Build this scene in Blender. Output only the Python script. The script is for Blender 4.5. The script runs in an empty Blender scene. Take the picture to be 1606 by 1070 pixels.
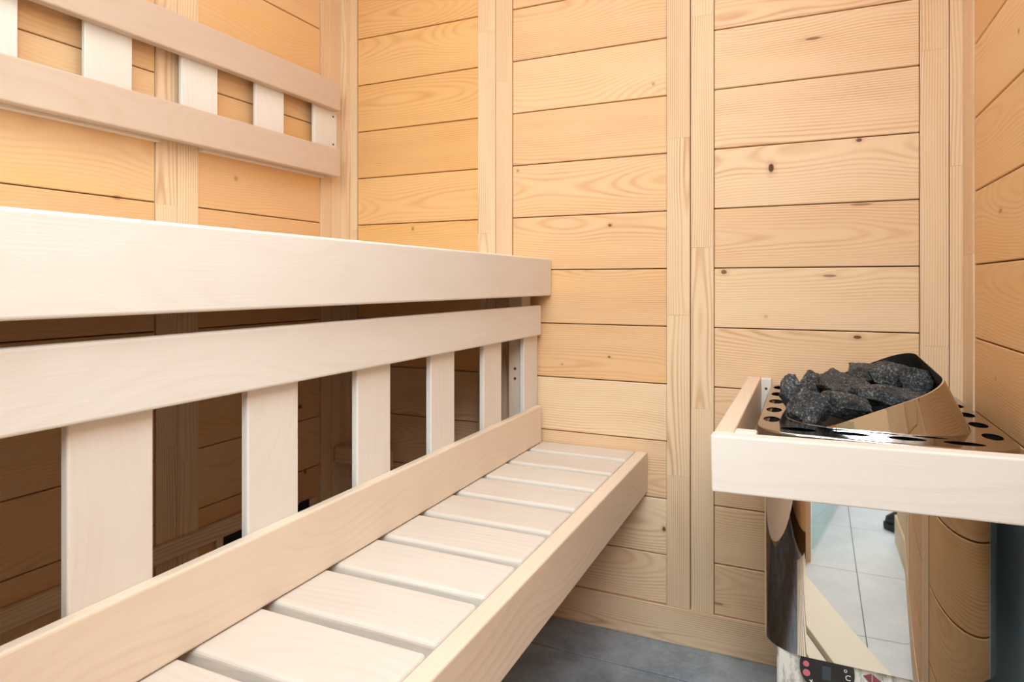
import bpy, bmesh, math, random
from mathutils import Vector, Matrix, noise

random.seed(7)
C = bpy.context.scene.collection
SC = bpy.context.scene

# ------------------------------------------------------------------ camera
cam_d = bpy.data.cameras.new('camera')
cam = bpy.data.objects.new('camera', cam_d)
C.objects.link(cam)
cam.location = (0, 0, 0.86)
cam.rotation_euler = (math.pi / 2, 0, math.atan(463 / 1014))
cam_d.sensor_width = 36.0
cam_d.lens = 36.0 * 1014 / 1606
cam_d.shift_y = -(535 - 445) / 1606
cam_d.clip_start = 0.02
SC.camera = cam

# ------------------------------------------------------------------ world and lights
SC.view_settings.view_transform = 'Standard'
SC.view_settings.look = 'None'
SC.view_settings.exposure = -0.42
SC.view_settings.gamma = 1.0
w = bpy.data.worlds.new('world')
SC.world = w
w.use_nodes = True
w.node_tree.nodes['Background'].inputs[0].default_value = (0.80, 0.90, 1.0, 1)
w.node_tree.nodes['Background'].inputs[1].default_value = 1.0


def area(name, loc, target, sx, sy, power, col=(1, 1, 1), spread=180):
    d = bpy.data.lights.new(name, 'AREA')
    d.shape = 'RECTANGLE'
    d.size = sx
    d.size_y = sy
    d.energy = power
    d.color = col
    d.spread = math.radians(spread)
    o = bpy.data.objects.new(name, d)
    C.objects.link(o)
    o.location = loc
    v = Vector(target) - Vector(loc)
    o.rotation_euler = v.to_track_quat('-Z', 'Y').to_euler()
    return o


area('daylight_window', (-0.30, -0.55, 1.50), (-0.45, 1.2, 0.75), 1.3, 0.9, 5, (0.90, 0.96, 1.0))
area('daylight_doorway', (0.14, -0.20, 1.55), (-0.62, 0.25, 0.80), 0.28, 0.75, 20, (0.84, 0.93, 1.0), 140)
area('daylight_outside', (0.30, -1.9, 2.6), (0.2, -0.6, 0.0), 1.6, 1.6, 115, (0.90, 0.96, 1.0))
area('overhead_fill', (-0.42, 0.75, 2.06), (-0.42, 0.75, 0), 0.9, 0.9, 7.9, (0.92, 0.96, 1.0))  # added unseen fill from above the benches

# ------------------------------------------------------------------ materials


def new_mat(name):
    m = bpy.data.materials.new(name)
    m.use_nodes = True
    nt = m.node_tree
    return m, nt, nt.nodes['Principled BSDF']


def N(nt, t, **kw):
    n = nt.nodes.new(t)
    for k, v in kw.items():
        setattr(n, k, v)
    return n


def mth(nt, op, a, b=None, c=None):
    n = N(nt, 'ShaderNodeMath', operation=op)
    for i, v in enumerate((a, b, c)):
        if v is None:
            continue
        if isinstance(v, (int, float)):
            n.inputs[i].default_value = v
        else:
            nt.links.new(v, n.inputs[i])
    return n.outputs[0]


def mixc(nt, fac, a, b, mode='MIX'):
    n = N(nt, 'ShaderNodeMix', data_type='RGBA', blend_type=mode)
    for sock, v in ((n.inputs[0], fac), (n.inputs[6], a), (n.inputs[7], b)):
        if isinstance(v, (int, float)):
            sock.default_value = v
        elif isinstance(v, tuple):
            sock.default_value = (v[0], v[1], v[2], 1)
        else:
            nt.links.new(v, sock)
    return n.outputs[2]


def noise_tex(nt, vec, scale=1.0, detail=2.0, rough=0.5):
    n = N(nt, 'ShaderNodeTexNoise')
    n.inputs['Scale'].default_value = scale
    n.inputs['Detail'].default_value = detail
    n.inputs['Roughness'].default_value = rough
    nt.links.new(vec, n.inputs['Vector'])
    return n.outputs[0]


def comb(nt, x, y, z):
    n = N(nt, 'ShaderNodeCombineXYZ')
    for i, v in enumerate((x, y, z)):
        if isinstance(v, (int, float)):
            n.inputs[i].default_value = v
        else:
            nt.links.new(v, n.inputs[i])
    return n.outputs[0]


def wood(name, base, dark, light, ring_amt, ring_mm=6.0, tone=0.5, fibre=0.25, rough=0.5, blotch=0.3, knots=(), warm=None, wander=1.0):
    """grain read from the board's own attributes: gc = along, across, through; rv = three random numbers."""
    m, nt, b = new_mat(name)
    ga = N(nt, 'ShaderNodeAttribute', attribute_name='gc')
    ra = N(nt, 'ShaderNodeAttribute', attribute_name='rv')
    g = N(nt, 'ShaderNodeSeparateXYZ')
    nt.links.new(ga.outputs['Vector'], g.inputs[0])
    r = N(nt, 'ShaderNodeSeparateXYZ')
    nt.links.new(ra.outputs['Vector'], r.inputs[0])
    l, a, t = g.outputs
    r1, r2, r3 = r.outputs
    seed = mth(nt, 'MULTIPLY', r1, 37.0)
    n1 = noise_tex(nt, comb(nt, mth(nt, 'MULTIPLY', l, 3.2), mth(nt, 'MULTIPLY', a, 9.0), seed), 1, 2.5)
    n2 = noise_tex(nt, comb(nt, mth(nt, 'MULTIPLY', l, 2.2), mth(nt, 'MULTIPLY', a, 2.0), mth(nt, 'ADD', seed, 9.3)), 1, 1.0)
    aa = mth(nt, 'ADD', a, mth(nt, 'MULTIPLY', mth(nt, 'SUBTRACT', r2, 0.5), 0.20))
    aa = mth(nt, 'ADD', aa, mth(nt, 'MULTIPLY', mth(nt, 'SUBTRACT', n1, 0.5), 0.022 * wander))
    d = mth(nt, 'ADD', mth(nt, 'MULTIPLY', n2, 0.14 * wander), mth(nt, 'ADD', mth(nt, 'MULTIPLY', r3, 0.05), t))
    rad = mth(nt, 'SQRT', mth(nt, 'ADD', mth(nt, 'MULTIPLY', aa, aa), mth(nt, 'MULTIPLY', d, d)))
    ph = mth(nt, 'MULTIPLY', rad, 1000.0 / ring_mm * 2 * math.pi)
    ring = mth(nt, 'POWER', mth(nt, 'ADD', mth(nt, 'MULTIPLY', mth(nt, 'SINE', ph), 0.5), 0.5), 2.2)
    nmod = noise_tex(nt, comb(nt, mth(nt, 'MULTIPLY', l, 3.0), mth(nt, 'MULTIPLY', a, 25.0), seed), 1, 2.0)
    nmod = mth(nt, 'MULTIPLY', nmod, 1.9)
    nmod = mth(nt, 'POWER', nmod, 1.7)
    ring = mth(nt, 'MULTIPLY', ring, nmod)
    fib = noise_tex(nt, comb(nt, mth(nt, 'MULTIPLY', l, 14.0), mth(nt, 'MULTIPLY', a, 420.0), mth(nt, 'MULTIPLY', t, 300.0)), 1, 2.0)
    blo = noise_tex(nt, comb(nt, mth(nt, 'MULTIPLY', l, 5.0), mth(nt, 'MULTIPLY', a, 16.0), mth(nt, 'ADD', seed, 3.0)), 1, 3.0)
    col = mixc(nt, mth(nt, 'MULTIPLY', ring, ring_amt), base, dark)
    tv = mth(nt, 'MULTIPLY', mth(nt, 'SUBTRACT', r3, 0.5), tone)
    f = mth(nt, 'ADD', mth(nt, 'MULTIPLY', mth(nt, 'SUBTRACT', fib, 0.5), fibre),
            mth(nt, 'ADD', tv, mth(nt, 'MULTIPLY', mth(nt, 'SUBTRACT', blo, 0.5), blotch)))
    col = mixc(nt, mth(nt, 'MAXIMUM', mth(nt, 'MULTIPLY', f, 1.0), 0.0), col, light)
    col = mixc(nt, mth(nt, 'MAXIMUM', mth(nt, 'MULTIPLY', f, -1.0), 0.0), col, dark)
    if warm is not None:
        wv = noise_tex(nt, comb(nt, mth(nt, 'MULTIPLY', l, 1.6), mth(nt, 'MULTIPLY', a, 9.0), mth(nt, 'ADD', seed, 21.0)), 1, 2.0)
        wf = mth(nt, 'MULTIPLY', mth(nt, 'MAXIMUM', mth(nt, 'SUBTRACT', wv, 0.52), 0.0), 2.6)
        col = mixc(nt, mth(nt, 'MINIMUM', wf, 0.8), col, warm)
    if knots:
        tc = N(nt, 'ShaderNodeNewGeometry')
        for (kx, ky, kz, sx, sy, sz, k) in knots:
            v1 = N(nt, 'ShaderNodeVectorMath', operation='SUBTRACT')
            nt.links.new(tc.outputs['Position'], v1.inputs[0])
            v1.inputs[1].default_value = (kx, ky, kz)
            v2 = N(nt, 'ShaderNodeVectorMath', operation='MULTIPLY')
            nt.links.new(v1.outputs[0], v2.inputs[0])
            v2.inputs[1].default_value = (1 / sx, 1 / sy, 1 / sz)
            v3 = N(nt, 'ShaderNodeVectorMath', operation='LENGTH')
            nt.links.new(v2.outputs[0], v3.inputs[0])
            q = mth(nt, 'ADD', v3.outputs['Value'], mth(nt, 'MULTIPLY', mth(nt, 'SUBTRACT', fib, 0.5), 0.5))
            halo = mth(nt, 'SMOOTH_MIN', 1.0, mth(nt, 'MAXIMUM', mth(nt, 'SUBTRACT', 1.0, mth(nt, 'MULTIPLY', q, 0.36)), 0.0), 0.1)
            col = mixc(nt, mth(nt, 'MULTIPLY', halo, 0.55 * k), col, (0.50, 0.22, 0.07))
            core = mth(nt, 'MINIMUM', mth(nt, 'MAXIMUM', mth(nt, 'MULTIPLY', mth(nt, 'SUBTRACT', 1.1, q), 3.0), 0.0), 1.0)
            col = mixc(nt, mth(nt, 'MULTIPLY', core, k), col, (0.10, 0.035, 0.012))
    nt.links.new(col, b.inputs['Base Color'])
    b.inputs['Roughness'].default_value = rough
    b.inputs['Specular IOR Level'].default_value = 0.3
    bu = N(nt, 'ShaderNodeBump')
    bu.inputs['Strength'].default_value = 0.12
    bu.inputs['Distance'].default_value = 0.001
    nt.links.new(mth(nt, 'ADD', fib, ring), bu.inputs['Height'])
    nt.links.new(bu.outputs[0], b.inputs['Normal'])
    return m


def plain(name, col, rough=0.5, metal=0.0, spec=0.5):
    m, nt, b = new_mat(name)
    b.inputs['Base Color'].default_value = (*col, 1)
    b.inputs['Roughness'].default_value = rough
    b.inputs['Metallic'].default_value = metal
    b.inputs['Specular IOR Level'].default_value = spec
    return m


D = 1.57      # back wall
XL = -1.273   # left wall
XR = 0.289    # right wall
YF = -0.12    # front wall
H = 2.10      # ceiling

KB = [(-0.074, D, 1.121, .006, .02, .010, 1.0), (0.101, D, 1.168, .006, .02, .004, 0.9),
      (0.012, D, 1.400, .016, .02, .003, 0.7), (-0.176, D, 0.887, .007, .02, .005, 0.8),
      (0.098, D, 0.745, .008, .02, .004, 0.9), (-0.448, D, 1.006, .005, .02, .004, 0.8),
      (-0.085, D, 0.785, .005, .02, .004, 0.25), (0.045, D, 0.877, .014, .02, .003, 0.6),
      (-0.450, D, 0.677, .004, .02, .003, 0.7), (-0.575, D, 0.652, .004, .02, .003, 0.3),
      (-0.700, D, 1.160, .004, .02, .004, 0.4), (-1.03, D, 1.018, .004, .02, .006, 0.5),
      (-0.314, D, 0.268, .004, .02, .006, 0.9), (-0.340, D, 1.345, .004, .02, .004, 0.4),
      (0.105, D, 1.030, .022, .02, .003, 0.5), (-0.19, D, 0.114, .014, .02, .003, 0.5)]
KL = [(XL, 1.16, 1.118, .02, .006, .006, 0.35), (XL, 0.86, 1.035, .02, .010, .005, 0.4),
      (XL, 1.38, 0.520, .02, .007, .006, 0.8), (XL, 1.40, 0.335, .02, .005, .005, 0.8),
      (XL, 0.74, 1.17, .02, .006, .004, 0.5)]
KR = [(XR, 1.30, 0.98, .02, .010, .004, 0.5), (XR, 1.20, 1.24, .02, .004, .004, 0.6), (XR, 1.33, 0.70, .02, .003, .003, 0.5)]

SPR_B, SPR_D, SPR_L = (0.82, 0.545, 0.315), (0.60, 0.28, 0.12), (0.86, 0.65, 0.43)
M_BACK = wood('spruce_back', SPR_B, SPR_D, SPR_L, 0.46, 4.6, 0.45, 0.30, knots=KB, warm=(0.84, 0.49, 0.20), wander=0.65)
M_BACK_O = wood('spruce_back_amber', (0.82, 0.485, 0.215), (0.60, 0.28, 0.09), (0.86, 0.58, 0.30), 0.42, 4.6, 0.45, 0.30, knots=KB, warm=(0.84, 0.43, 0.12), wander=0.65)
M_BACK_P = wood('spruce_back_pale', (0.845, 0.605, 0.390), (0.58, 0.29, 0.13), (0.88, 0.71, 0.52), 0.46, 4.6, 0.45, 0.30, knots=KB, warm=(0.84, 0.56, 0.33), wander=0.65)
M_LEFT = wood('spruce_left', (0.78, 0.480, 0.250), SPR_D, SPR_L, 0.24, 5.5, 0.4, 0.25, knots=KL, warm=(0.78, 0.43, 0.13), wander=0.7)
M_RIGHT = wood('spruce_right', (0.76, 0.475, 0.235), SPR_D, SPR_L, 0.34, 5.0, 0.4, 0.25, knots=KR, warm=(0.76, 0.42, 0.16), wander=0.6)
M_STILE = wood('spruce_stile', (0.83, 0.605, 0.405), (0.58, 0.33, 0.17), SPR_L, 0.55, 4.5, 0.35, 0.25, blotch=0.12, wander=0.22)
M_ASPEN = wood('aspen', (0.775, 0.705, 0.650), (0.66, 0.53, 0.45), (0.85, 0.80, 0.75), 0.08, 9.0, 0.35, 0.14, rough=0.6, blotch=0.75)
M_ASPEN_W = wood('aspen_warm', (0.80, 0.645, 0.515), (0.64, 0.46, 0.33), (0.84, 0.71, 0.58), 0.10, 9.0, 0.3, 0.12, rough=0.45, blotch=0.55)
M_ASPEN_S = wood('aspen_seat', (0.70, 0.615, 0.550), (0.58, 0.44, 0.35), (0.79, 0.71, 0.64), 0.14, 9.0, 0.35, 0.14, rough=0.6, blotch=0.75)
M_ASPEN_T = wood('aspen_tan', (0.62, 0.465, 0.365), (0.52, 0.33, 0.21), (0.76, 0.60, 0.48), 0.12, 8.0, 0.3, 0.15, rough=0.5, blotch=0.5)
M_DARKGAP = plain('groove_shadow_board', (0.16, 0.085, 0.035), 0.9, 0, 0.1)
M_BLACK = plain('black_enamel', (0.012, 0.012, 0.013), 0.55)
M_HOLE = plain('dark_cavity', (0.01, 0.01, 0.01), 0.8)
M_STEEL = plain('polished_steel', (0.66, 0.64, 0.62), 0.02, 1.0)
M_COLLAR = plain('collar_steel', (0.50, 0.46, 0.44), 0.03, 1.0)
M_RIM = plain('bronze_toned_steel', (0.34, 0.32, 0.31), 0.10, 1.0)
M_SCREW = plain('screw_steel', (0.75, 0.75, 0.76), 0.2, 1.0)
M_SCREWD = plain('dark_screw', (0.10, 0.06, 0.04), 0.5, 0.5)
M_SHIELD = plain('galvanised_sheet', (0.36, 0.47, 0.53), 0.45, 0.3)
M_DISPLAY = plain('display_black', (0.006, 0.007, 0.012), 0.12)
M_LCD = plain('display_window', (0.035, 0.05, 0.075), 0.2)
M_PINK = plain('pink_button', (0.60, 0.16, 0.20), 0.4)
M_RED = plain('dull_red_print', (0.30, 0.06, 0.08), 0.5)
M_WHITE = plain('white_print', (0.8, 0.8, 0.8), 0.5)
M_SHOE = plain('black_leather', (0.008, 0.009, 0.012), 0.35)
M_SOLE = plain('black_rubber', (0.01, 0.011, 0.013), 0.6)
M_CEIL = plain('ceiling_wood', (0.78, 0.60, 0.40), 0.6)
M_GREYPOST = plain('grey_panel', (0.30, 0.27, 0.25), 0.7)
M_BAND = plain('pale_mirror_band', (0.86, 0.80, 0.66), 0.5)

# worn foil on heater base
M_FOIL, nt, b = new_mat('worn_protective_foil')
tc = N(nt, 'ShaderNodeNewGeometry')
mp = N(nt, 'ShaderNodeMapping')
mp.inputs['Scale'].default_value = (60, 60, 22)
nt.links.new(tc.outputs['Position'], mp.inputs[0])
nn = noise_tex(nt, mp.outputs[0], 1, 5, 0.65)
rp = N(nt, 'ShaderNodeValToRGB')
rp.color_ramp.elements[0].position = 0.40
rp.color_ramp.elements[0].color = (0.30, 0.27, 0.26, 1)
rp.color_ramp.elements[1].position = 0.52
rp.color_ramp.elements[1].color = (0.78, 0.76, 0.70, 1)
nt.links.new(nn, rp.inputs[0])
nt.links.new(rp.outputs[0], b.inputs['Base Color'])
b.inputs['Roughness'].default_value = 0.4


def tile_mat(name, c1, c2, grout, rough, spec=0.5):
    m, nt, b = new_mat(name)
    tc = N(nt, 'ShaderNodeNewGeometry')
    n1 = noise_tex(nt, tc.outputs['Position'], 9, 6, 0.65)
    n2 = noise_tex(nt, tc.outputs['Position'], 90, 3, 0.6)
    sp = N(nt, 'ShaderNodeValToRGB')
    sp.color_ramp.elements[0].position = 0.35
    sp.color_ramp.elements[0].color = (*c1, 1)
    sp.color_ramp.elements[1].position = 0.68
    sp.color_ramp.elements[1].color = (*c2, 1)
    nt.links.new(mth(nt, 'ADD', mth(nt, 'MULTIPLY', n1, 0.75), mth(nt, 'MULTIPLY', n2, 0.25)), sp.inputs[0])
    nt.links.new(sp.outputs[0], b.inputs['Base Color'])
    b.inputs['Roughness'].default_value = rough
    b.inputs['Specular IOR Level'].default_value = spec
    return m


M_TILED = tile_mat('slate_grey_tile', (0.18, 0.21, 0.25), (0.40, 0.445, 0.51), None, 0.42)
M_TILEL = tile_mat('pale_grey_tile', (0.58, 0.61, 0.63), (0.70, 0.73, 0.75), None, 0.4)
M_GROUT = plain('grout_dark', (0.015, 0.016, 0.018), 0.8)
M_GROUTL = plain('grout_grey', (0.10, 0.11, 0.12), 0.8)

# stone
M_STONE, nt, b = new_mat('peridotite_stone')
tc = N(nt, 'ShaderNodeTexCoord')
oi = N(nt, 'ShaderNodeObjectInfo')
va = N(nt, 'ShaderNodeVectorMath', operation='ADD')
nt.links.new(tc.outputs['Object'], va.inputs[0])
nt.links.new(comb(nt, mth(nt, 'MULTIPLY', oi.outputs['Random'], 11.0), 0.0, 0.0), va.inputs[1])
ns = noise_tex(nt, va.outputs[0], 260, 5, 0.75)
nl = noise_tex(nt, va.outputs[0], 38, 4, 0.6)
rp = N(nt, 'ShaderNodeValToRGB')
e = rp.color_ramp.elements
e[0].position = 0.43
e[0].color = (0.012, 0.013, 0.015, 1)
e[1].position = 0.68
e[1].color = (0.62, 0.63, 0.62, 1)
e2 = e.new(0.53)
e2.color = (0.060, 0.063, 0.068, 1)
e3 = e.new(0.60)
e3.color = (0.24, 0.245, 0.25, 1)
nt.links.new(mth(nt, 'ADD', mth(nt, 'MULTIPLY', ns, 0.72), mth(nt, 'MULTIPLY', nl, 0.28)), rp.inputs[0])
warm = mixc(nt, mth(nt, 'MULTIPLY', mth(nt, 'GREATER_THAN', oi.outputs['Random'], 0.8), 0.35), rp.outputs[0], (0.12, 0.085, 0.065))
nt.links.new(warm, b.inputs['Base Color'])
b.inputs['Roughness'].default_value = 0.62
bu = N(nt, 'ShaderNodeBump')
bu.inputs['Strength'].default_value = 1.0
bu.inputs['Distance'].default_value = 0.003
nt.links.new(ns, bu.inputs['Height'])
nt.links.new(bu.outputs[0], b.inputs['Normal'])

# thin glass
M_GLASS, nt, b = new_mat('tinted_glass')
nt.nodes.remove(b)
tr = N(nt, 'ShaderNodeBsdfTransparent')
tr.inputs[0].default_value = (0.80, 0.93, 0.92, 1)
gl = N(nt, 'ShaderNodeBsdfGlossy')
gl.inputs['Roughness'].default_value = 0.0
fr = N(nt, 'ShaderNodeLayerWeight')
frv = mth(nt, 'ADD', mth(nt, 'MULTIPLY', mth(nt, 'POWER', fr.outputs['Facing'], 5.0), 0.8), 0.04)
mx = N(nt, 'ShaderNodeMixShader')
nt.links.new(frv, mx.inputs[0])
nt.links.new(tr.outputs[0], mx.inputs[1])
nt.links.new(gl.outputs[0], mx.inputs[2])
nt.links.new(mx.outputs[0], nt.nodes['Material Output'].inputs[0])

M_FILL, nt, b = new_mat('fill_diffuser')  # glow of the added overhead fill panel
b.inputs['Base Color'].default_value = (0.9, 0.9, 0.88, 1)
b.inputs['Emission Color'].default_value = (1, 0.95, 0.88, 1)
b.inputs['Emission Strength'].default_value = 2.0

# ------------------------------------------------------------------ mesh helpers


class MB:
    """collects boards (with grain attributes) into one mesh object"""

    def __init__(self):
        self.bm = bmesh.new()
        self.gc = self.bm.verts.layers.float_vector.new('gc')
        self.mi = 0
        self.rv = self.bm.verts.layers.float_vector.new('rv')

    def board(self, x0, x1, y0, y1, z0, z1, axis='x', bev=0.002, seg=2, rv=None, through=None):
        t = bmesh.new()
        bmesh.ops.create_cube(t, size=1)
        cx, cy, cz = (x0 + x1) / 2, (y0 + y1) / 2, (z0 + z1) / 2
        for v in t.verts:
            v.co = Vector((cx + v.co.x * (x1 - x0), cy + v.co.y * (y1 - y0), cz + v.co.z * (z1 - z0)))
        if bev > 0:
            bmesh.ops.bevel(t, geom=list(t.edges), offset=bev, segments=seg, profile=0.5, affect='EDGES')
        dims = {'x': x1 - x0, 'y': y1 - y0, 'z': z1 - z0}
        others = sorted([k for k in 'xyz' if k != axis], key=lambda k: -dims[k])
        if through:
            others = [k for k in 'xyz' if k not in (axis, through)] + [through]
        ia, ib, ic = 'xyz'.index(axis), 'xyz'.index(others[0]), 'xyz'.index(others[1])
        cc = (cx, cy, cz)
        r = rv or (random.random(), random.random(), random.random())
        off = random.random() * 7
        idx = {}
        for v in t.verts:
            nv = self.bm.verts.new(v.co)
            nv[self.gc] = Vector((v.co[ia] + off, v.co[ib] - cc[ib], v.co[ic] - cc[ic]))
            nv[self.rv] = Vector(r)
            idx[v.index] = nv
        for f in t.faces:
            self.bm.faces.new([idx[v.index] for v in f.verts]).material_index = self.mi
        t.free()
        return self

    def build(self, name, mat, parent=None, loc=None):
        me = bpy.data.meshes.new(name)
        bmesh.ops.recalc_face_normals(self.bm, faces=self.bm.faces)
        self.bm.to_mesh(me)
        self.bm.free()
        me.materials.append(mat)
        for p in me.polygons:
            p.use_smooth = False
        o = bpy.data.objects.new(name, me)
        C.objects.link(o)
        if parent:
            o.parent = parent
            o.matrix_parent_inverse = Matrix.Translation(-Vector(parent.location))
        return o


def mesh_obj(name, bm, mat, parent=None, smooth=False):
    me = bpy.data.meshes.new(name)
    bmesh.ops.recalc_face_normals(bm, faces=bm.faces)
    bm.to_mesh(me)
    bm.free()
    me.materials.append(mat)
    for p in me.polygons:
        p.use_smooth = smooth
    o = bpy.data.objects.new(name, me)
    C.objects.link(o)
    if parent:
        o.parent = parent
        o.matrix_parent_inverse = Matrix.Translation(-Vector(parent.location))
    return o


def thing(name, loc, label, cat, group=None):
    o = bpy.data.objects.new(name, None)
    C.objects.link(o)
    o.location = loc
    o.empty_display_size = 0.05
    o['label'] = label
    o['category'] = cat
    if group:
        o['group'] = group
    return o


def struct(o):
    o['kind'] = 'structure'
    return o


def disc(name, mat, centre, normal, rad, depth, parent=None, seg=20, dome=False, sy=1.0):
    bm = bmesh.new()
    bmesh.ops.create_cone(bm, cap_ends=True, segments=seg, radius1=rad, radius2=rad * (0.75 if dome else 1), depth=depth)
    q = Vector((0, 0, 1)).rotation_difference(Vector(normal)).to_matrix().to_4x4()
    bm.transform(Matrix.Translation(Vector(centre)) @ q @ Matrix.Diagonal((1, sy, 1, 1)))
    return mesh_obj(name, bm, mat, parent)


# ------------------------------------------------------------------ the room
ZL = [0.087 + 0.0 , 0.206, 0.341, 0.480, 0.618, 0.757, 0.896, 1.035, 1.174, 1.313, 1.452, 1.591, 1.730, 1.869, 2.008, 2.10]


def planked(name, mat, panels, axis, plane, sign, zl, joints=0.0012, pick=None):
    """horizontal planks between stiles; sign = direction into the room"""
    mb = MB()
    for (a0, a1) in panels:
        for i in range(len(zl) - 1):
            z0, z1 = zl[i] + joints, zl[i + 1] - joints
            if pick:
                mb.mi = pick((a0 + a1) / 2, z0)
            if axis == 'x':
                y0, y1 = sorted((plane, plane - sign * 0.02))
                mb.board(a0 + .0006, a1 - .0006, y0, y1, z0, z1, 'x', 0.0016, 1, through='y')
            else:
                x0, x1 = sorted((plane, plane - sign * 0.02))
                mb.board(x0, x1, a0 + .0006, a1 - .0006, z0, z1, 'y', 0.0016, 1, through='x')
    return struct(mb.build(name, mat))


# back wall
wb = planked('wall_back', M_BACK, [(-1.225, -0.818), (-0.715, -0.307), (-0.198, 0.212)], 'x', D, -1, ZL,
             pick=lambda x, z: 2 if (x > -0.2 or z < 0.6) else (1 if x < -0.8 else 0))  # panels differ in wood tone; low planks paled in place of light
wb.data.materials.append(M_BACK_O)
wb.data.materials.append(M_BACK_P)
# left wall
planked('wall_left', M_LEFT, [(YF, 0.30), (0.40, 0.944), (1.05, 1.461)], 'y', XL, 1, ZL)
ZR = ZL
planked('wall_right', M_RIGHT, [(-0.40, 0.10), (0.20, 0.70), (0.80, 1.48)], 'y', XR, -1, ZR)


def solid(name, x0, x1, y0, y1, z0, z1, mat):
    mb = MB()
    mb.board(x0, x1, y0, y1, z0, z1, 'x' if x1 - x0 > y1 - y0 else 'y', 0)
    return struct(mb.build(name, mat))


tn = 0


def trim(x0, x1, y0, y1, z0, z1, mat=None, axis='z', bev=0.0015, through=None):
    global tn
    tn += 1
    mb = MB()
    if axis == 'z':       # finger jointed staves, end on end
        z = z0
        first = True
        while z < z1 - 0.001:
            L = random.uniform(0.35, 0.62) if not first else random.uniform(0.2, 0.5)
            first = False
            e_ = min(z + L, z1)
            if z1 - e_ < 0.12:
                e_ = z1
            mb.board(x0, x1, y0, y1, z + (0.0 if z == z0 else 0.00015), e_ - 0.00015, 'z', 0.0, 1, through=through)
            z = e_
    else:
        mb.board(x0, x1, y0, y1, z0, z1, axis, bev, 1, through=through)
    return struct(mb.build('trim_%d' % tn, mat or M_STILE))


# backing behind the grooves
solid('wall_back_core', XL - .10, XR + .10, D + .02, D + .08, 0, H, M_DARKGAP).name = 'wall_back_backing'
solid('wall_left_backing', XL - .08, XL - .02, YF - .05, D + .02, 0, H, M_DARKGAP)
solid('wall_right_backing', XR + .02, XR + .08, -0.42, D + .02, 0, H, M_DARKGAP)
# back wall stiles
P = 0.003
for (a, b_) in ((-1.2722, -1.2265), (-0.8175, -0.7648), (-0.7630, -0.7155), (-0.3065, -0.2530), (-0.2498, -0.1985), (0.2125, 0.2622), (0.2638, XR)):
    trim(a, b_, D - P, D + .019, 0.0875, H, through='y')
trim(-0.2529, -0.2499, D + .012, D + .019, 0.0875, H, through='y')
# back corner posts
trim(-1.2730, -1.2500, D - .022, D - P - .0003, 0.0875, H, through='y')
# left wall stiles
for (a, b_) in ((0.3005, 0.3495), (0.3505, 0.3995), (0.9445, 0.9945), (0.9957, 1.0495), (1.4615, 1.505), (1.5065, 1.5475)):
    trim(XL - .019, XL + P, a, b_, 0.0875, H, through='x')
# right wall stiles
for (a, b_) in ((0.1005, 0.1495), (0.1505, 0.1995), (0.7005, 0.7495), (0.7505, 0.7995), (1.4805, D - P - .0003)):
    trim(XR - P, XR + .019, a, b_, 0.0875, H, through='x')
# skirtings
mb = MB()
mb.board(XL, XR, D - .006, D + .019, 0.0, 0.0865, 'x', 0.001, 1)
o = struct(mb.build('baseboard_back', M_STILE))
mb = MB()
mb.board(XL - .019, XL + .006, YF, D - .0065, 0.0, 0.0865, 'y', 0.001, 1)
struct(mb.build('baseboard_left', M_STILE))
mb = MB()
mb.board(XR - .006, XR + .019, -0.42, D - .0065, 0.0, 0.0865, 'y', 0.001, 1)
struct(mb.build('baseboard_right', M_STILE))
# ceiling
solid('ceiling', XL - .08, XR + .08, YF - .05, D + .08, H, H + .05, M_CEIL)

# floor : dark tiles inside, pale tiles towards the door and outside
JY = [1.433, 1.05, 0.67, 0.29, -0.10, -0.49, -0.88, -1.27, -1.66, -2.05, -2.44, -2.83]


def tiles(name, mat, xs, ys, g=0.0026, skip=None):
    mb = MB()
    for i in range(len(xs) - 1):
        for j in range(len(ys) - 1):
            if skip and skip((xs[i] + xs[i + 1]) / 2, (ys[j] + ys[j + 1]) / 2):
                continue
            mb.board(xs[i] + g, xs[i + 1] - g, ys[j] + g, ys[j + 1] - g, -0.012, 0.0, 'x', 0.0008, 1)
    return struct(mb.build(name, mat))


tiles('floor', M_TILED, [-1.30, -1.04, -0.65, 0.13, XR + .02], [0.67, 1.05, 1.4285, 1.60])
tiles('floor_entrance', M_TILEL, [-2.21, -1.82, -1.43, -1.04, -0.65, -0.26, 0.13, 0.52, 0.91, 1.30, 1.69, 2.08], JY[2:][::-1], 0.0011, lambda x, y: y > -0.1 and (x < -0.26 or x > 0.6))
tiles('floor_under_benches', M_TILED, [-1.30, -1.04, -0.65, -0.262], [-0.10, 0.29, 0.67])
solid('wall_outside_added', -2.2, 2.08, -2.90, -2.84, 0, 2.4, M_RIGHT)  # unseen wall added so the steel collar mirrors brown wood
solid('floor_grout', -1.31, XR + .02, 0.67, 1.60, -0.03, -0.0050, M_GROUT)
solid('floor_entrance_grout', -2.21, 2.08, -2.83, 0.67, -0.03, -0.0025, M_GROUTL)

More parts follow.
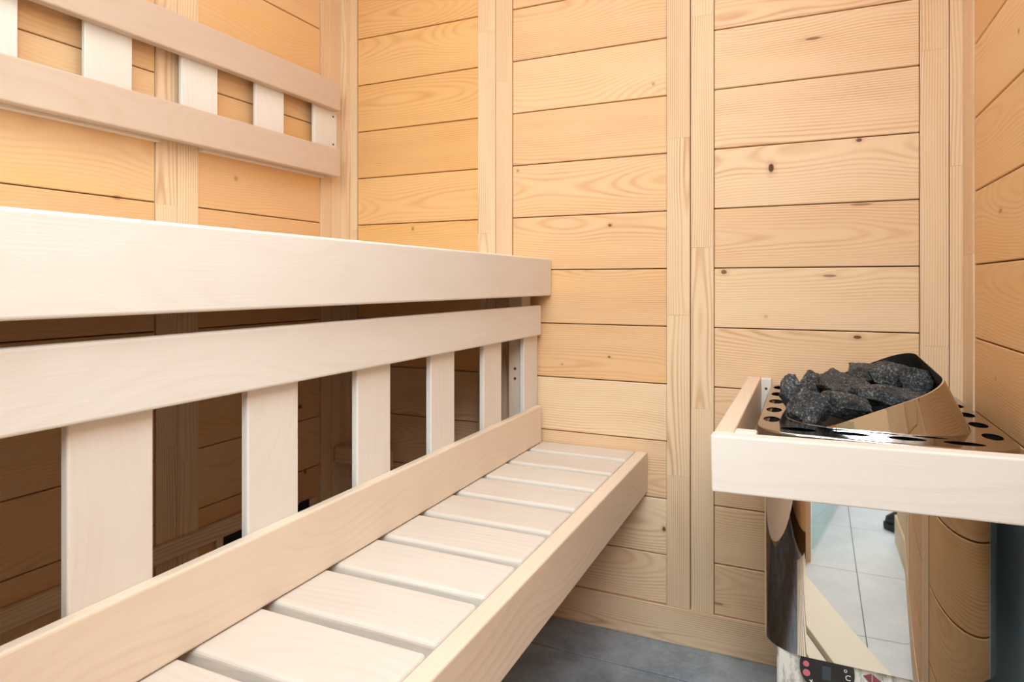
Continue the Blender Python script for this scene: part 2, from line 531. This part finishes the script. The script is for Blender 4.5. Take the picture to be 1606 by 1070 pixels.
# front wall (behind the camera): boarded below, glazed above, door opening on the right
planked('wall_front', M_RIGHT, [(XL, -0.62), (-0.60, -0.06)], 'x', YF, 1, [z for z in ZL if z < 1.0])
solid('wall_front_backing', XL - .02, -0.061, YF - .06, YF - .02, 0, 1.03, M_DARKGAP)
solid('wall_front_cladding', XL - .02, -0.019, YF - .075, YF - .061, 0, 1.09, M_WHITE)
trim(-0.060, -0.018, YF - .06, YF + .004, 0.0, H, M_STILE)
trim(XL, -0.060, YF - .06, YF + .004, H - .10, H, M_STILE, 'x')
trim(XL, -0.060, YF - .06, YF + .004, 1.036, 1.09, M_STILE, 'x')
mb = MB()
mb.board(XL, -0.060, YF - .035, YF - .029, 1.09, H - .10, 'x', 0)
struct(mb.build('window_1', M_GLASS))

# glass door leaf standing open outwards
bm = bmesh.new()
bmesh.ops.create_cube(bm, size=1)
bm.transform(Matrix.Translation((0, 0, 0)) @ Matrix.Diagonal((0.008, 0.62, 1.92, 1)))
door = mesh_obj('door_1', bm, M_GLASS)
ang = math.atan2(0.11, 0.56)
door.location = (-0.012 + 0.31 * math.sin(ang), YF - .065 - 0.31 * math.cos(ang), 0.975)
door.rotation_euler = (0, 0, ang)
struct(door)

# added slatted board, shaped to give the pale band mirrored in the heater
band_board = thing('mirror_band_board', (-0.16, 0.25, 0.0), 'added pale slatted board on the floor, shaped to give a pale band mirrored in the heater front', 'reflection helper')
for i in range(6):
    mb = MB()
    if i == 0:
        mb.board(-0.115, -0.001, -0.38, 0.38, 0.012, 0.030, 'y', 0.002)
    else:
        x1 = -0.115 - 0.050 * (i - 1) - 0.014
        mb.board(x1 - 0.036, x1, -0.38, 0.38, 0.012, 0.030, 'y', 0.002)
    o = mb.build('slat', M_BAND)  # slat of the added mirror-band board
    o.parent = band_board
for yy in (-0.25, 0.25):
    mb = MB()
    mb.board(-0.345, -0.001, yy - .02, yy + .02, 0.0, 0.012, 'x', 0.001)
    o = mb.build('bearer', M_BAND)  # bearer of the added mirror-band board
    o.parent = band_board
band_board.location = (0.055, 0.24, 0.0)
band_board.rotation_euler = (0, 0, -0.42)

# added glowing panel above the frame, a housing for the overhead fill
fill_light = thing('overhead_fill_panel', (-0.42, 0.75, H), 'added square fill panel on the ceiling above the benches, out of view', 'fill_light')
mb = MB()
mb.board(-0.92, 0.08, 0.25, 1.25, H - .02, H - .0005, 'x', 0.003)
mb.build('added_fill_housing', M_WHITE, fill_light)
mb = MB()
mb.board(-0.88, 0.04, 0.29, 1.21, H - .026, H - .0205, 'x', 0.001)
mb.build('added_fill_diffuser', M_FILL, fill_light)

# ------------------------------------------------------------------ upper bench
YB = D - .0005 - 0.006
Y0 = -0.05
YE = D - .0035


def screw(parent, centre, normal, mat=M_SCREW, rad=0.0035):
    return disc('screw', mat, centre, normal, rad, 0.0016, parent, 12, True)


ub = thing('upper_bench', (-0.93, 0.75, 0.828), 'long pale aspen upper bench with a deep front board, fixed high along the left wall', 'bench')
mb = MB()
mb.board(-0.629, -0.603, Y0, YE, 0.829, 0.924, 'y', 0.0035, 3, rv=(.3, .5, .62))
mb.build('front_board', M_ASPEN, ub)
y = YE
k = 0
while y > 0.03:
    mb = MB()
    yy0 = max(y - 0.105, Y0)
    mb.board(XL + .006, -0.632, yy0, y, 0.897, 0.922, 'x', 0.004)
    mb.build('seat_slat', M_ASPEN, ub)
    y -= 0.118
for xa in (-1.24, -0.70):
    mb = MB()
    mb.board(xa, xa + .045, Y0, YE, 0.852, 0.8965, 'y', 0.002)
    mb.build('bearer', M_ASPEN_W, ub)

# ------------------------------------------------------------------ lower bench
lb = thing('lower_bench', (-0.6, 0.75, 0.352), 'pale slatted aspen lower bench with a boxed front board, running to the back wall', 'bench')
mb = MB()
mb.board(-0.381, -0.353, Y0, YE, 0.353, 0.4505, 'y', 0.0035, 3, rv=(.7, .2, .45))
mb.build('front_board', M_ASPEN_W, lb)
y = 1.5665
k = 0
while y > -0.02:
    near = y - 0.1035 if k else 1.479
    mb = MB()
    mb.board(-0.675, -0.3835, max(near, Y0), y, 0.422, 0.450, 'x', 0.0065, 4)
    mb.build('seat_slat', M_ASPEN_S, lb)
    y = 1.462 - 0.121 * k
    k += 1
for xa, xb in ((-0.675, -0.565), (-0.42, -0.3815)):
    mb = MB()
    mb.board(xa, xb, Y0, YE, 0.375, 0.4215, 'y', 0.002)
    mb.build('bearer', M_ASPEN_W, lb)

# ------------------------------------------------------------------ backrest between the benches
br = thing('slatted_screen', (-0.64, 0.75, 0.4505), 'pale ladder-like screen of upright slats between the lower and upper bench', 'screen')
for z0, z1, r_, mt, ye in ((0.7275, 0.8045, .6, M_ASPEN, 1.546), (0.4515, 0.5455, .45, M_ASPEN_W, 1.5475)):
    mb = MB()
    mb.board(-0.6395, -0.6230, Y0, ye, z0, z1, 'y', 0.0035, 3, rv=(r_, r_ * .5, .5))
    mb.build('rail', mt, br)
for i in range(8):
    y0 = 1.473 - 0.2178 * i
    if y0 < -0.1:
        break
    mb = MB()
    mb.board(-0.652, -0.640, max(y0, Y0), y0 + 0.089, 0.4515, 0.792, 'z', 0.0025, 3)
    mb.build('slat', M_ASPEN, br)
mb = MB()
mb.board(-0.690, -0.6525, 1.490, 1.545, 0.515, 0.851, 'z', 0.002)
bt = mb.build('batten', M_ASPEN_W, br)
for zz in (0.62, 0.645):
    disc('screw', M_SCREWD, (-0.672, 1.4895, zz), (0, -1, 0), 0.0035, 0.001, br, 12)

# ------------------------------------------------------------------ headrest on left wall
hr = thing('wall_grille', (XL, 0.75, 1.16), 'pale wooden grille of two rails and short slats on wall above upper bench', 'grille')
for z0, z1 in ((1.1665, 1.246), (1.357, 1.438)):
    mb = MB()
    mb.board(-1.245, -1.2225, 0.02, 1.4895, z0, z1, 'y', 0.0035, 3)
    mb.build('rail', M_ASPEN_T, hr)
for i in range(7):
    y0 = 1.405 - 0.2090 * i
    mb = MB()
    mb.board(-1.2555, -1.2455, y0, y0 + 0.0955, 1.180, 1.425, 'z', 0.002)
    s_ = mb.build('slat', M_ASPEN, hr)
    if i == 0:
        for zz in (1.262, 1.342):
            disc('screw', M_SCREWD, (-1.2452, 1.484, zz), (1, 0, 0), 0.003, 0.001, s_, 12)

for y0, y1 in ((0.03, 0.9435), (1.0505, 1.459)):
    for z0, z1 in ((1.163, 1.190), (1.400, 1.427)):
        mb = MB()
        mb.board(XL + .0005, -1.256, y0, y1, z0, z1, 'y', 0.001)
        mb.build('batten', M_ASPEN_W, hr)

# ------------------------------------------------------------------ small things under the benches
ld = thing('wall_ledger', (XL, 0.72, 0.258), 'brown ledger strip along the left wall under the benches', 'ledger')
mb = MB()
mb.board(XL + .0035, XL + .016, 0.0, 1.36, 0.259, 0.297, 'y', 0.0015)
mb.build('strip', M_STILE, ld)
cl = thing('bench_cleat', (-1.15, D - .02, 0.335), 'short wooden cleat with a screw on the back wall under the benches', 'cleat')
mb = MB()
mb.board(XL + .006, -1.08, D - .055, D - .0225, 0.333, 0.380, 'x', 0.003)
mb.build('block', M_STILE, cl)
disc('screw', M_SCREWD, (-1.19, D - .0553, 0.352), (0, -1, 0), 0.004, 0.001, cl, 12)
v = thing('wall_vent', (XL, 1.26, 0.16), 'dark wide vent opening low on the left wall under the benches', 'vent')
mb = MB()
mb.board(XL + .0035, XL + .008, 1.113, 1.407, 0.16, 0.2575, 'y', 0.001)
mb.build('opening', M_HOLE, v)
for y0, y1, z0, z1 in ((1.408, 1.430, 0.145, 0.2580), (1.094, 1.112, 0.145, 0.2580), (1.1125, 1.4075, 0.145, 0.1595)):
    mb = MB()
    mb.board(XL + .0035, XL + .012, y0, y1, z0, z1, 'y' if y1 - y0 > .1 else 'z', 0.001)
    mb.build('frame', M_STILE, v)
for q in range(4):
    mb = MB()
    mb.board(XL + .0082, XL + .011, 1.116, 1.404, 0.168 + q * .021, 0.174 + q * .021, 'y', 0.0005)
    mb.build('louvre', M_BLACK, v)

# ------------------------------------------------------------------ heater guard rail
gr = thing('heater_guard_rail', (0.08, 1.2, 0.57), 'pale wooden guard rail boxed around the heater', 'guard rail')
mb = MB()
mb.board(-0.122, XR - .0065, 0.933, 0.960, -0.0395, 0.0395, 'x', 0.003, 3, rv=(.4, .3, .7))
fb = mb.build('front_board', M_ASPEN, gr)
fb.location = (0, 0, 0.6105)
fb.data.transform(Matrix.Translation((0.122, 0, 0)))
fb.location = (-0.122, 0, 0.6100)
fb.rotation_euler = (0, -math.radians(1.0), 0)
mb = MB()
mb.board(-0.1215, -0.0945, 0.9605, D - .0065, 0.571, 0.6495, 'y', 0.003, 3)
mb.build('side_board', M_ASPEN_W, gr)
mb = MB()
mb.board(-0.0940, -0.064, 0.9605, 0.985, 0.590, 0.6515, 'z', 0.003, 2)
mb.build('corner_block', M_ASPEN, gr)
mb = MB()
mb.board(-0.0940, -0.072, D - .032, D - .0065, 0.571, 0.649, 'z', 0.002, 2)
cb = mb.build('wall_block', M_ASPEN, gr)
screw(cb, (-0.083, D - .0327, 0.627), (0, -1, 0), M_SCREWD, 0.003)

# ------------------------------------------------------------------ sauna heater


def rrect(x0, x1, y0, y1, r, n=12):
    pts = []
    for (cx, cy, a0) in ((x1 - r, y1 - r, 0), (x0 + r, y1 - r, 90), (x0 + r, y0 + r, 180), (x1 - r, y0 + r, 270)):
        for i in range(n + 1):
            a = math.radians(a0 + 90 * i / n)
            pts.append((cx + r * math.cos(a), cy + r * math.sin(a)))
    return pts


def loft(rings, cap0=False, cap1=False):
    bm = bmesh.new()
    vs = [[bm.verts.new(p) for p in ring] for ring in rings]
    n = len(rings[0])
    for a, b_ in zip(vs, vs[1:]):
        for i in range(n):
            bm.faces.new((a[i], a[(i + 1) % n], b_[(i + 1) % n], b_[i]))
    if cap0:
        bm.faces.new(vs[0])
    if cap1:
        bm.faces.new(vs[-1])
    return bm


def smooth_by_angle(o, deg=40):
    me = o.data
    for p in me.polygons:
        p.use_smooth = True
    bm = bmesh.new()
    bm.from_mesh(me)
    for e_ in bm.edges:
        if len(e_.link_faces) == 2 and e_.calc_face_angle(0) > math.radians(deg):
            e_.smooth = False
    bm.to_mesh(me)
    bm.free()


HX0, HX1, HY0, HY1 = -0.0610, 0.2480, 1.040, 1.540
ht = thing('sauna_heater', (0.0935, 1.29, 0.0), 'polished steel electric sauna heater with slanted collar and control panel, in the right corner', 'heater')
def body_outline():
    pts = []
    for (cx, cy, rx, ry, a0, n) in ((HX1 - .05, HY1 - .05, .05, .05, 0, 12), (HX0 + .05, HY1 - .05, .05, .05, 90, 12),
                                    (HX0 + .060, HY0 + .055, .060, .055, 180, 28), (HX1 - .125, HY0 + .100, .125, .100, 270, 40)):
        for i in range(n + 1):
            a = math.radians(a0 + 90 * i / n)
            pts.append((cx + rx * math.cos(a), cy + ry * math.sin(a)))
    return pts


# body: mirror steel jacket
rg = [[(x, y, z) for x, y in body_outline()] for z in (0.313, 0.606)]
o = mesh_obj('body', loft(rg, True, True), M_STEEL, ht)
smooth_by_angle(o)
# base
rg = [[(x, y, z) for x, y in rrect(-0.042, 0.150, 1.050, 1.530, 0.006, 4)] for z in (0.03, 0.3125)]
base = mesh_obj('base', loft(rg, True, True), M_FOIL, ht)
for fx in (-0.02, 0.13):
    for fy in (1.08, 1.50):
        disc('foot', M_BLACK, (fx, fy, 0.015), (0, 0, 1), 0.018, 0.03, ht)
# display
xs0, xs1, zz1, zz0 = -0.010, 0.062, 0.312, 0.262
dp = [(x, z) for x, z in rrect(xs0, xs1, zz0, zz1 + .02, 0.034, 12)]
rgs = [[(x, yy, min(z, zz1)) for x, z in dp] for yy in (1.0495, 1.0465)]
disp = mesh_obj('display', loft(rgs, False, True), M_DISPLAY, ht)


def plate(name, mat, x0, x1, z0, z1, parent, y1=1.0462, th=0.0006):
    mb = MB()
    mb.board(x0, x1, y1 - th, y1, z0, z1, 'x', 0)
    return mb.build(name, mat, parent)


plate('screen', M_LCD, 0.020, 0.031, 0.283, 0.303, disp)
disc('button', M_PINK, (-0.0015, 1.0458, 0.3005), (0, -1, 0), 0.0042, 0.001, disp)
disc('button', M_PINK, (-0.0010, 1.0458, 0.2875), (0, -1, 0), 0.0050, 0.001, disp)


def text(name, s, size, loc, mat, parent, rot=0.0):
    cu = bpy.data.curves.new(name, 'FONT')
    cu.body = s
    cu.size = size
    cu.extrude = 0.0002
    t = bpy.data.objects.new(name, cu)
    C.objects.link(t)
    t.rotation_euler = (math.pi / 2, rot, 0)
    t.location = loc
    bpy.context.view_layer.update()
    me = bpy.data.meshes.new_from_object(t.evaluated_get(bpy.context.evaluated_depsgraph_get()))
    me.transform(t.matrix_world)
    bpy.data.objects.remove(t)
    me.materials.clear()
    me.materials.append(mat)
    o = bpy.data.objects.new(name, me)
    C.objects.link(o)
    o.parent = parent
    o.matrix_parent_inverse = parent.matrix_world.inverted()
    return o


text('lettering', '\u00b0', 0.016, (0.047, 1.0460, 0.2925), M_WHITE, disp)
text('lettering', 'C', 0.011, (0.0495, 1.0460, 0.2890), M_WHITE, disp)
text('lettering', '+', 0.013, (0.000, 1.0460, 0.2740), M_WHITE, disp, 0.5)
# red diamond mark
bm = bmesh.new()
for pts in (((0.0725, 0.2995), (0.0835, 0.3045), (0.0835, 0.2880)), ((0.0845, 0.3040), (0.0955, 0.2960), (0.0845, 0.2880))):
    a = [bm.verts.new((x, 1.0494, z)) for x, z in pts]
    b_ = [bm.verts.new((x, 1.0488, z)) for x, z in pts]
    bm.faces.new(a)
    bm.faces.new(b_[::-1])
    for i in range(3):
        bm.faces.new((a[i], a[(i + 1) % 3], b_[(i + 1) % 3], b_[i]))
mesh_obj('emblem', bm, M_RED, base)

# top rim plate with slots (2D curve with holes turned into a mesh)
ZT = 0.640
RX0, RX1, RY0, RY1 = -0.0705, 0.2620, 1.0330, 1.5480
OX0, OX1, OY0, OY1 = -0.0330, 0.2240, 1.1000, 1.4600
cu = bpy.data.curves.new('top_rim', 'CURVE')
cu.dimensions = '2D'
cu.fill_mode = 'BOTH'
cu.extrude = 0.0009


def spl(pts):
    s_ = cu.splines.new('POLY')
    s_.points.add(len(pts) - 1)
    for p_, (x, y) in zip(s_.points, pts):
        p_.co = (x, y, 0, 1)
    s_.use_cyclic_u = True


spl(rrect(RX0, RX1, RY0, RY1, 0.060, 16))
spl(rrect(OX0 + .002, OX1 - .002, OY0 + .002, OY1 - .002, 0.070, 12))


def ell(cx, cy, a, b_, n=28):
    return [(cx + a * math.cos(2 * math.pi * i / n), cy + b_ * math.sin(2 * math.pi * i / n)) for i in range(n)]


HOLES = []
for yy in (1.130, 1.216, 1.302, 1.390, 1.478):
    HOLES += [(-0.0525, yy, 0.0125, 0.023), (0.2420, yy, 0.0125, 0.023)]
for xx in (-0.012, 0.058, 0.128, 0.197):
    HOLES += [(xx, 1.0665, 0.0245, 0.0115), (xx, 1.517, 0.0245, 0.0115)]
for xx in (0.035, 0.100, 0.160):
    HOLES += [(xx, 1.0895, 0.022, 0.0050)]
for h_ in HOLES:
    spl(ell(*h_))
tmp = bpy.data.objects.new('tmp', cu)
C.objects.link(tmp)
tmp.location = (0, 0, ZT - .0009)
bpy.context.view_layer.update()
me = bpy.data.meshes.new_from_object(tmp.evaluated_get(bpy.context.evaluated_depsgraph_get()))
me.transform(tmp.matrix_world)
bpy.data.objects.remove(tmp)
me.materials.clear()
me.materials.append(M_RIM)
rim = bpy.data.objects.new('top_rim', me)
C.objects.link(rim)
rim.parent = ht
rim.matrix_parent_inverse = Matrix.Translation(-Vector(ht.location))
# skirt of the rim
rgs = []
for off, z in ((0, ZT), (0.0012, ZT - .0008), (0.0018, ZT - .003), (0.0018, ZT - .032), (0.0, ZT - .033), (-0.004, ZT - .033), (-0.004, ZT - .002)):
    rgs.append([(x, y, z) for x, y in rrect(RX0 - off, RX1 + off, RY0 - off, RY1 + off, 0.060 + off, 16)])
sk = mesh_obj('rim_skirt', loft(rgs), M_RIM, ht)
smooth_by_angle(sk, 50)
for sx_ in (0.030, 0.165):
    disc('screw', M_SCREW, (sx_, RY0 - .0024, 0.6285), (0, -1, 0), 0.0042, 0.002, sk, 16, True)
# dark chamber under the slots
rg = [[(x, y, z) for x, y in rrect(RX0 + .008, RX1 - .008, RY0 + .008, RY1 - .008, 0.055, 12)] for z in (0.6065, 0.612)]
mesh_obj('inner_tray', loft(rg, True, True), M_HOLE, ht)
# slanted collar
ba = rrect(OX0, OX1, OY0, OY1, 0.075, 14)


def ztop(x, y):
    return ZT + 0.425 * (x - 0.024) + 0.075 * (y - 1.114)


outer_b, outer_t, inner_t, inner_b = [], [], [], []
cxm, cym = (OX0 + OX1) / 2, (OY0 + OY1) / 2
for (x, y) in ba:
    # lean inwards as it rises; solve top height at the leaned point
    h_ = max(ztop(x, y) - ZT, 0.0005)
    nx = (x - cxm) / (OX1 - OX0) * 2
    ny = (y - cym) / (OY1 - OY0) * 2
    hx = h_ / (1 + 0.378 * 0.45 * max(nx, 0))
    lean = 0.45 * hx
    xt, yt = x - nx * lean, y - (abs(ny) ** 2) * (1 if ny > 0 else -1) * lean * 0.35
    outer_b.append((x, y, ZT))
    outer_t.append((xt, yt, ZT + hx))
    inner_t.append((xt - nx * .002, yt - ny * .002, ZT + hx))
    inner_b.append((x - nx * .004, y - ny * .004, ZT - .002))
o = mesh_obj('collar', loft([outer_b, outer_t]), M_COLLAR, ht)
smooth_by_angle(o, 60)
o = mesh_obj('collar_edge', loft([outer_t, inner_t]), M_SCREW, ht)
low = [(x, y, 0.6125) for x, y, z in inner_b]
o = mesh_obj('collar_lining', loft([inner_t, inner_b, low], False, True), M_BLACK, ht)

# heat shield sheet on the right wall
hs = thing('heat_shield', (XR, 1.25, 0.04), 'blue-grey metal heat shield sheet on the right wall beside the heater', 'heat shield')
mb = MB()
mb.board(XR - .0105, XR - .0065, 1.115, 1.56, 0.05, 0.612, 'y', 0.0008)
mb.build('sheet', M_SHIELD, hs)
for zz in (0.12, 0.56):
    for yy in (1.135, 1.53):
        disc('screw', M_SCREW, (XR - .011, yy, zz), (-1, 0, 0), 0.004, 0.0015, hs, 12)

# ------------------------------------------------------------------ stones
S, Cc = 463 / math.hypot(463, 1014), 1014 / math.hypot(463, 1014)


def at(px, py, Y):
    u, v = (px - 803) / 1014, (445 - py) / 1014
    t = Y / (Cc + S * u)
    return Vector(((-S + Cc * u) * t, Y, 0.86 + v * t)), t


def stone(px, py, wpx, hpx, Y, label, seed, depth=None, rot=0.0):
    rnd = random.Random(seed)
    c, t = at(px, py, Y)
    sx, sz = wpx * t / 1014 / 2, hpx * t / 1014 / 2
    sy = depth or (sx * 0.75)
    bm = bmesh.new()
    bmesh.ops.create_icosphere(bm, subdivisions=5, radius=1)
    planes = []
    for _ in range(15):
        n = Vector((rnd.gauss(0, 1), rnd.gauss(0, 1), rnd.gauss(0, 1))).normalized()
        planes.append((n, rnd.uniform(0.66, 0.97)))
    so = Vector((rnd.random() * 50, rnd.random() * 50, 0))
    for v in bm.verts:
        d_ = v.co.normalized()
        r = 1.12
        for n, k in planes:
            q = d_.dot(n)
            if q > 0.05:
                r = min(r, k / q)
        p = d_ * r
        r2 = 0.075 * noise.noise(p * 2.5 + so) + 0.05 * noise.noise(p * 7 + so) + 0.03 * noise.noise(p * 17 + so)
        p = p * (1 + r2)
        v.co = Vector((p.x * sx * 1.2, p.y * sy * 1.15, p.z * sz * 1.22))
    bm.transform(Matrix.Rotation(rot, 4, 'Y') @ Matrix.Rotation(-0.43, 4, 'Z'))
    o = mesh_obj('heater_stone', bm, M_STONE, None, True)
    o.location = c
    o['label'] = label
    o['category'] = 'stone'
    o['group'] = 'stones in the sauna heater'
    return o


stone(1271, 642, 62, 50, 1.165, 'large dark speckled stone at the front left of the heater, lowest in the heap', 11)
stone(1244, 619, 38, 46, 1.235, 'dark stone at the far left edge of the heater heap', 12)
stone(1273, 604, 36, 34, 1.350, 'small greenish-grey stone at the back left of the heap', 13)
stone(1317, 604, 64, 40, 1.315, 'broad brownish-black stone at the back, left of centre of the heap', 14)
stone(1333, 638, 76, 36, 1.175, 'bluish-grey low stone leaning on the slanted collar at the front', 15, depth=0.026, rot=0.1)
stone(1356, 588, 54, 32, 1.410, 'rusty brown stone at the top middle back of the heap', 16)
stone(1395, 591, 58, 36, 1.385, 'dark flat-topped stone on top of the heap beside the black collar lining', 17)
stone(1434, 599, 42, 42, 1.310, 'pyramid-shaped grey stone at the right end, highest in the collar', 18)
stone(1381, 620, 98, 27, 1.240, 'long thin grey stone lying across the middle of the heap', 19, depth=0.028)
stone(1310, 632, 44, 30, 1.270, 'shadowed stone filling the hollow at the middle of the heap', 20)
stone(1340, 614, 50, 26, 1.390, 'shadowed stone wedged behind the long thin stone', 21)
stone(1425, 622, 50, 24, 1.290, 'shadowed stone wedged under the pyramid-shaped stone', 22)

# ------------------------------------------------------------------ shoe outside the door (seen in the heater front)
sh = thing('shoe', (0.30, -0.46, 0.0), 'black shoe on the pale tiles by the doorway, seen mirrored in the heater front', 'shoe')


def shoe_ring(z, sc_, toe):
    pts = []
    for i in range(36):
        a = 2 * math.pi * i / 36
        x = math.cos(a)
        y = math.sin(a)
        wdt = 0.046 - 0.008 * x if x > 0 else 0.046 + 0.006 * x
        pts.append((x * 0.135 * sc_ + toe, y * wdt * sc_, z))
    return pts


o = mesh_obj('sole', loft([shoe_ring(0, .97, 0), shoe_ring(.006, 1.0, 0), shoe_ring(.024, 1.0, 0)], True, True), M_SOLE, None, True)
o.parent = sh
rg = [shoe_ring(.0245, .96, 0), shoe_ring(.045, .94, .002), shoe_ring(.065, .82, .016), shoe_ring(.085, .60, .042), shoe_ring(.11, .46, .062), shoe_ring(.125, .44, .066)]
o = mesh_obj('upper', loft(rg, True, True), M_SHOE, None, True)
o.parent = sh
sh.location = (0.385, -0.50, 0)
sh.rotation_euler = (0, 0, 0.25)
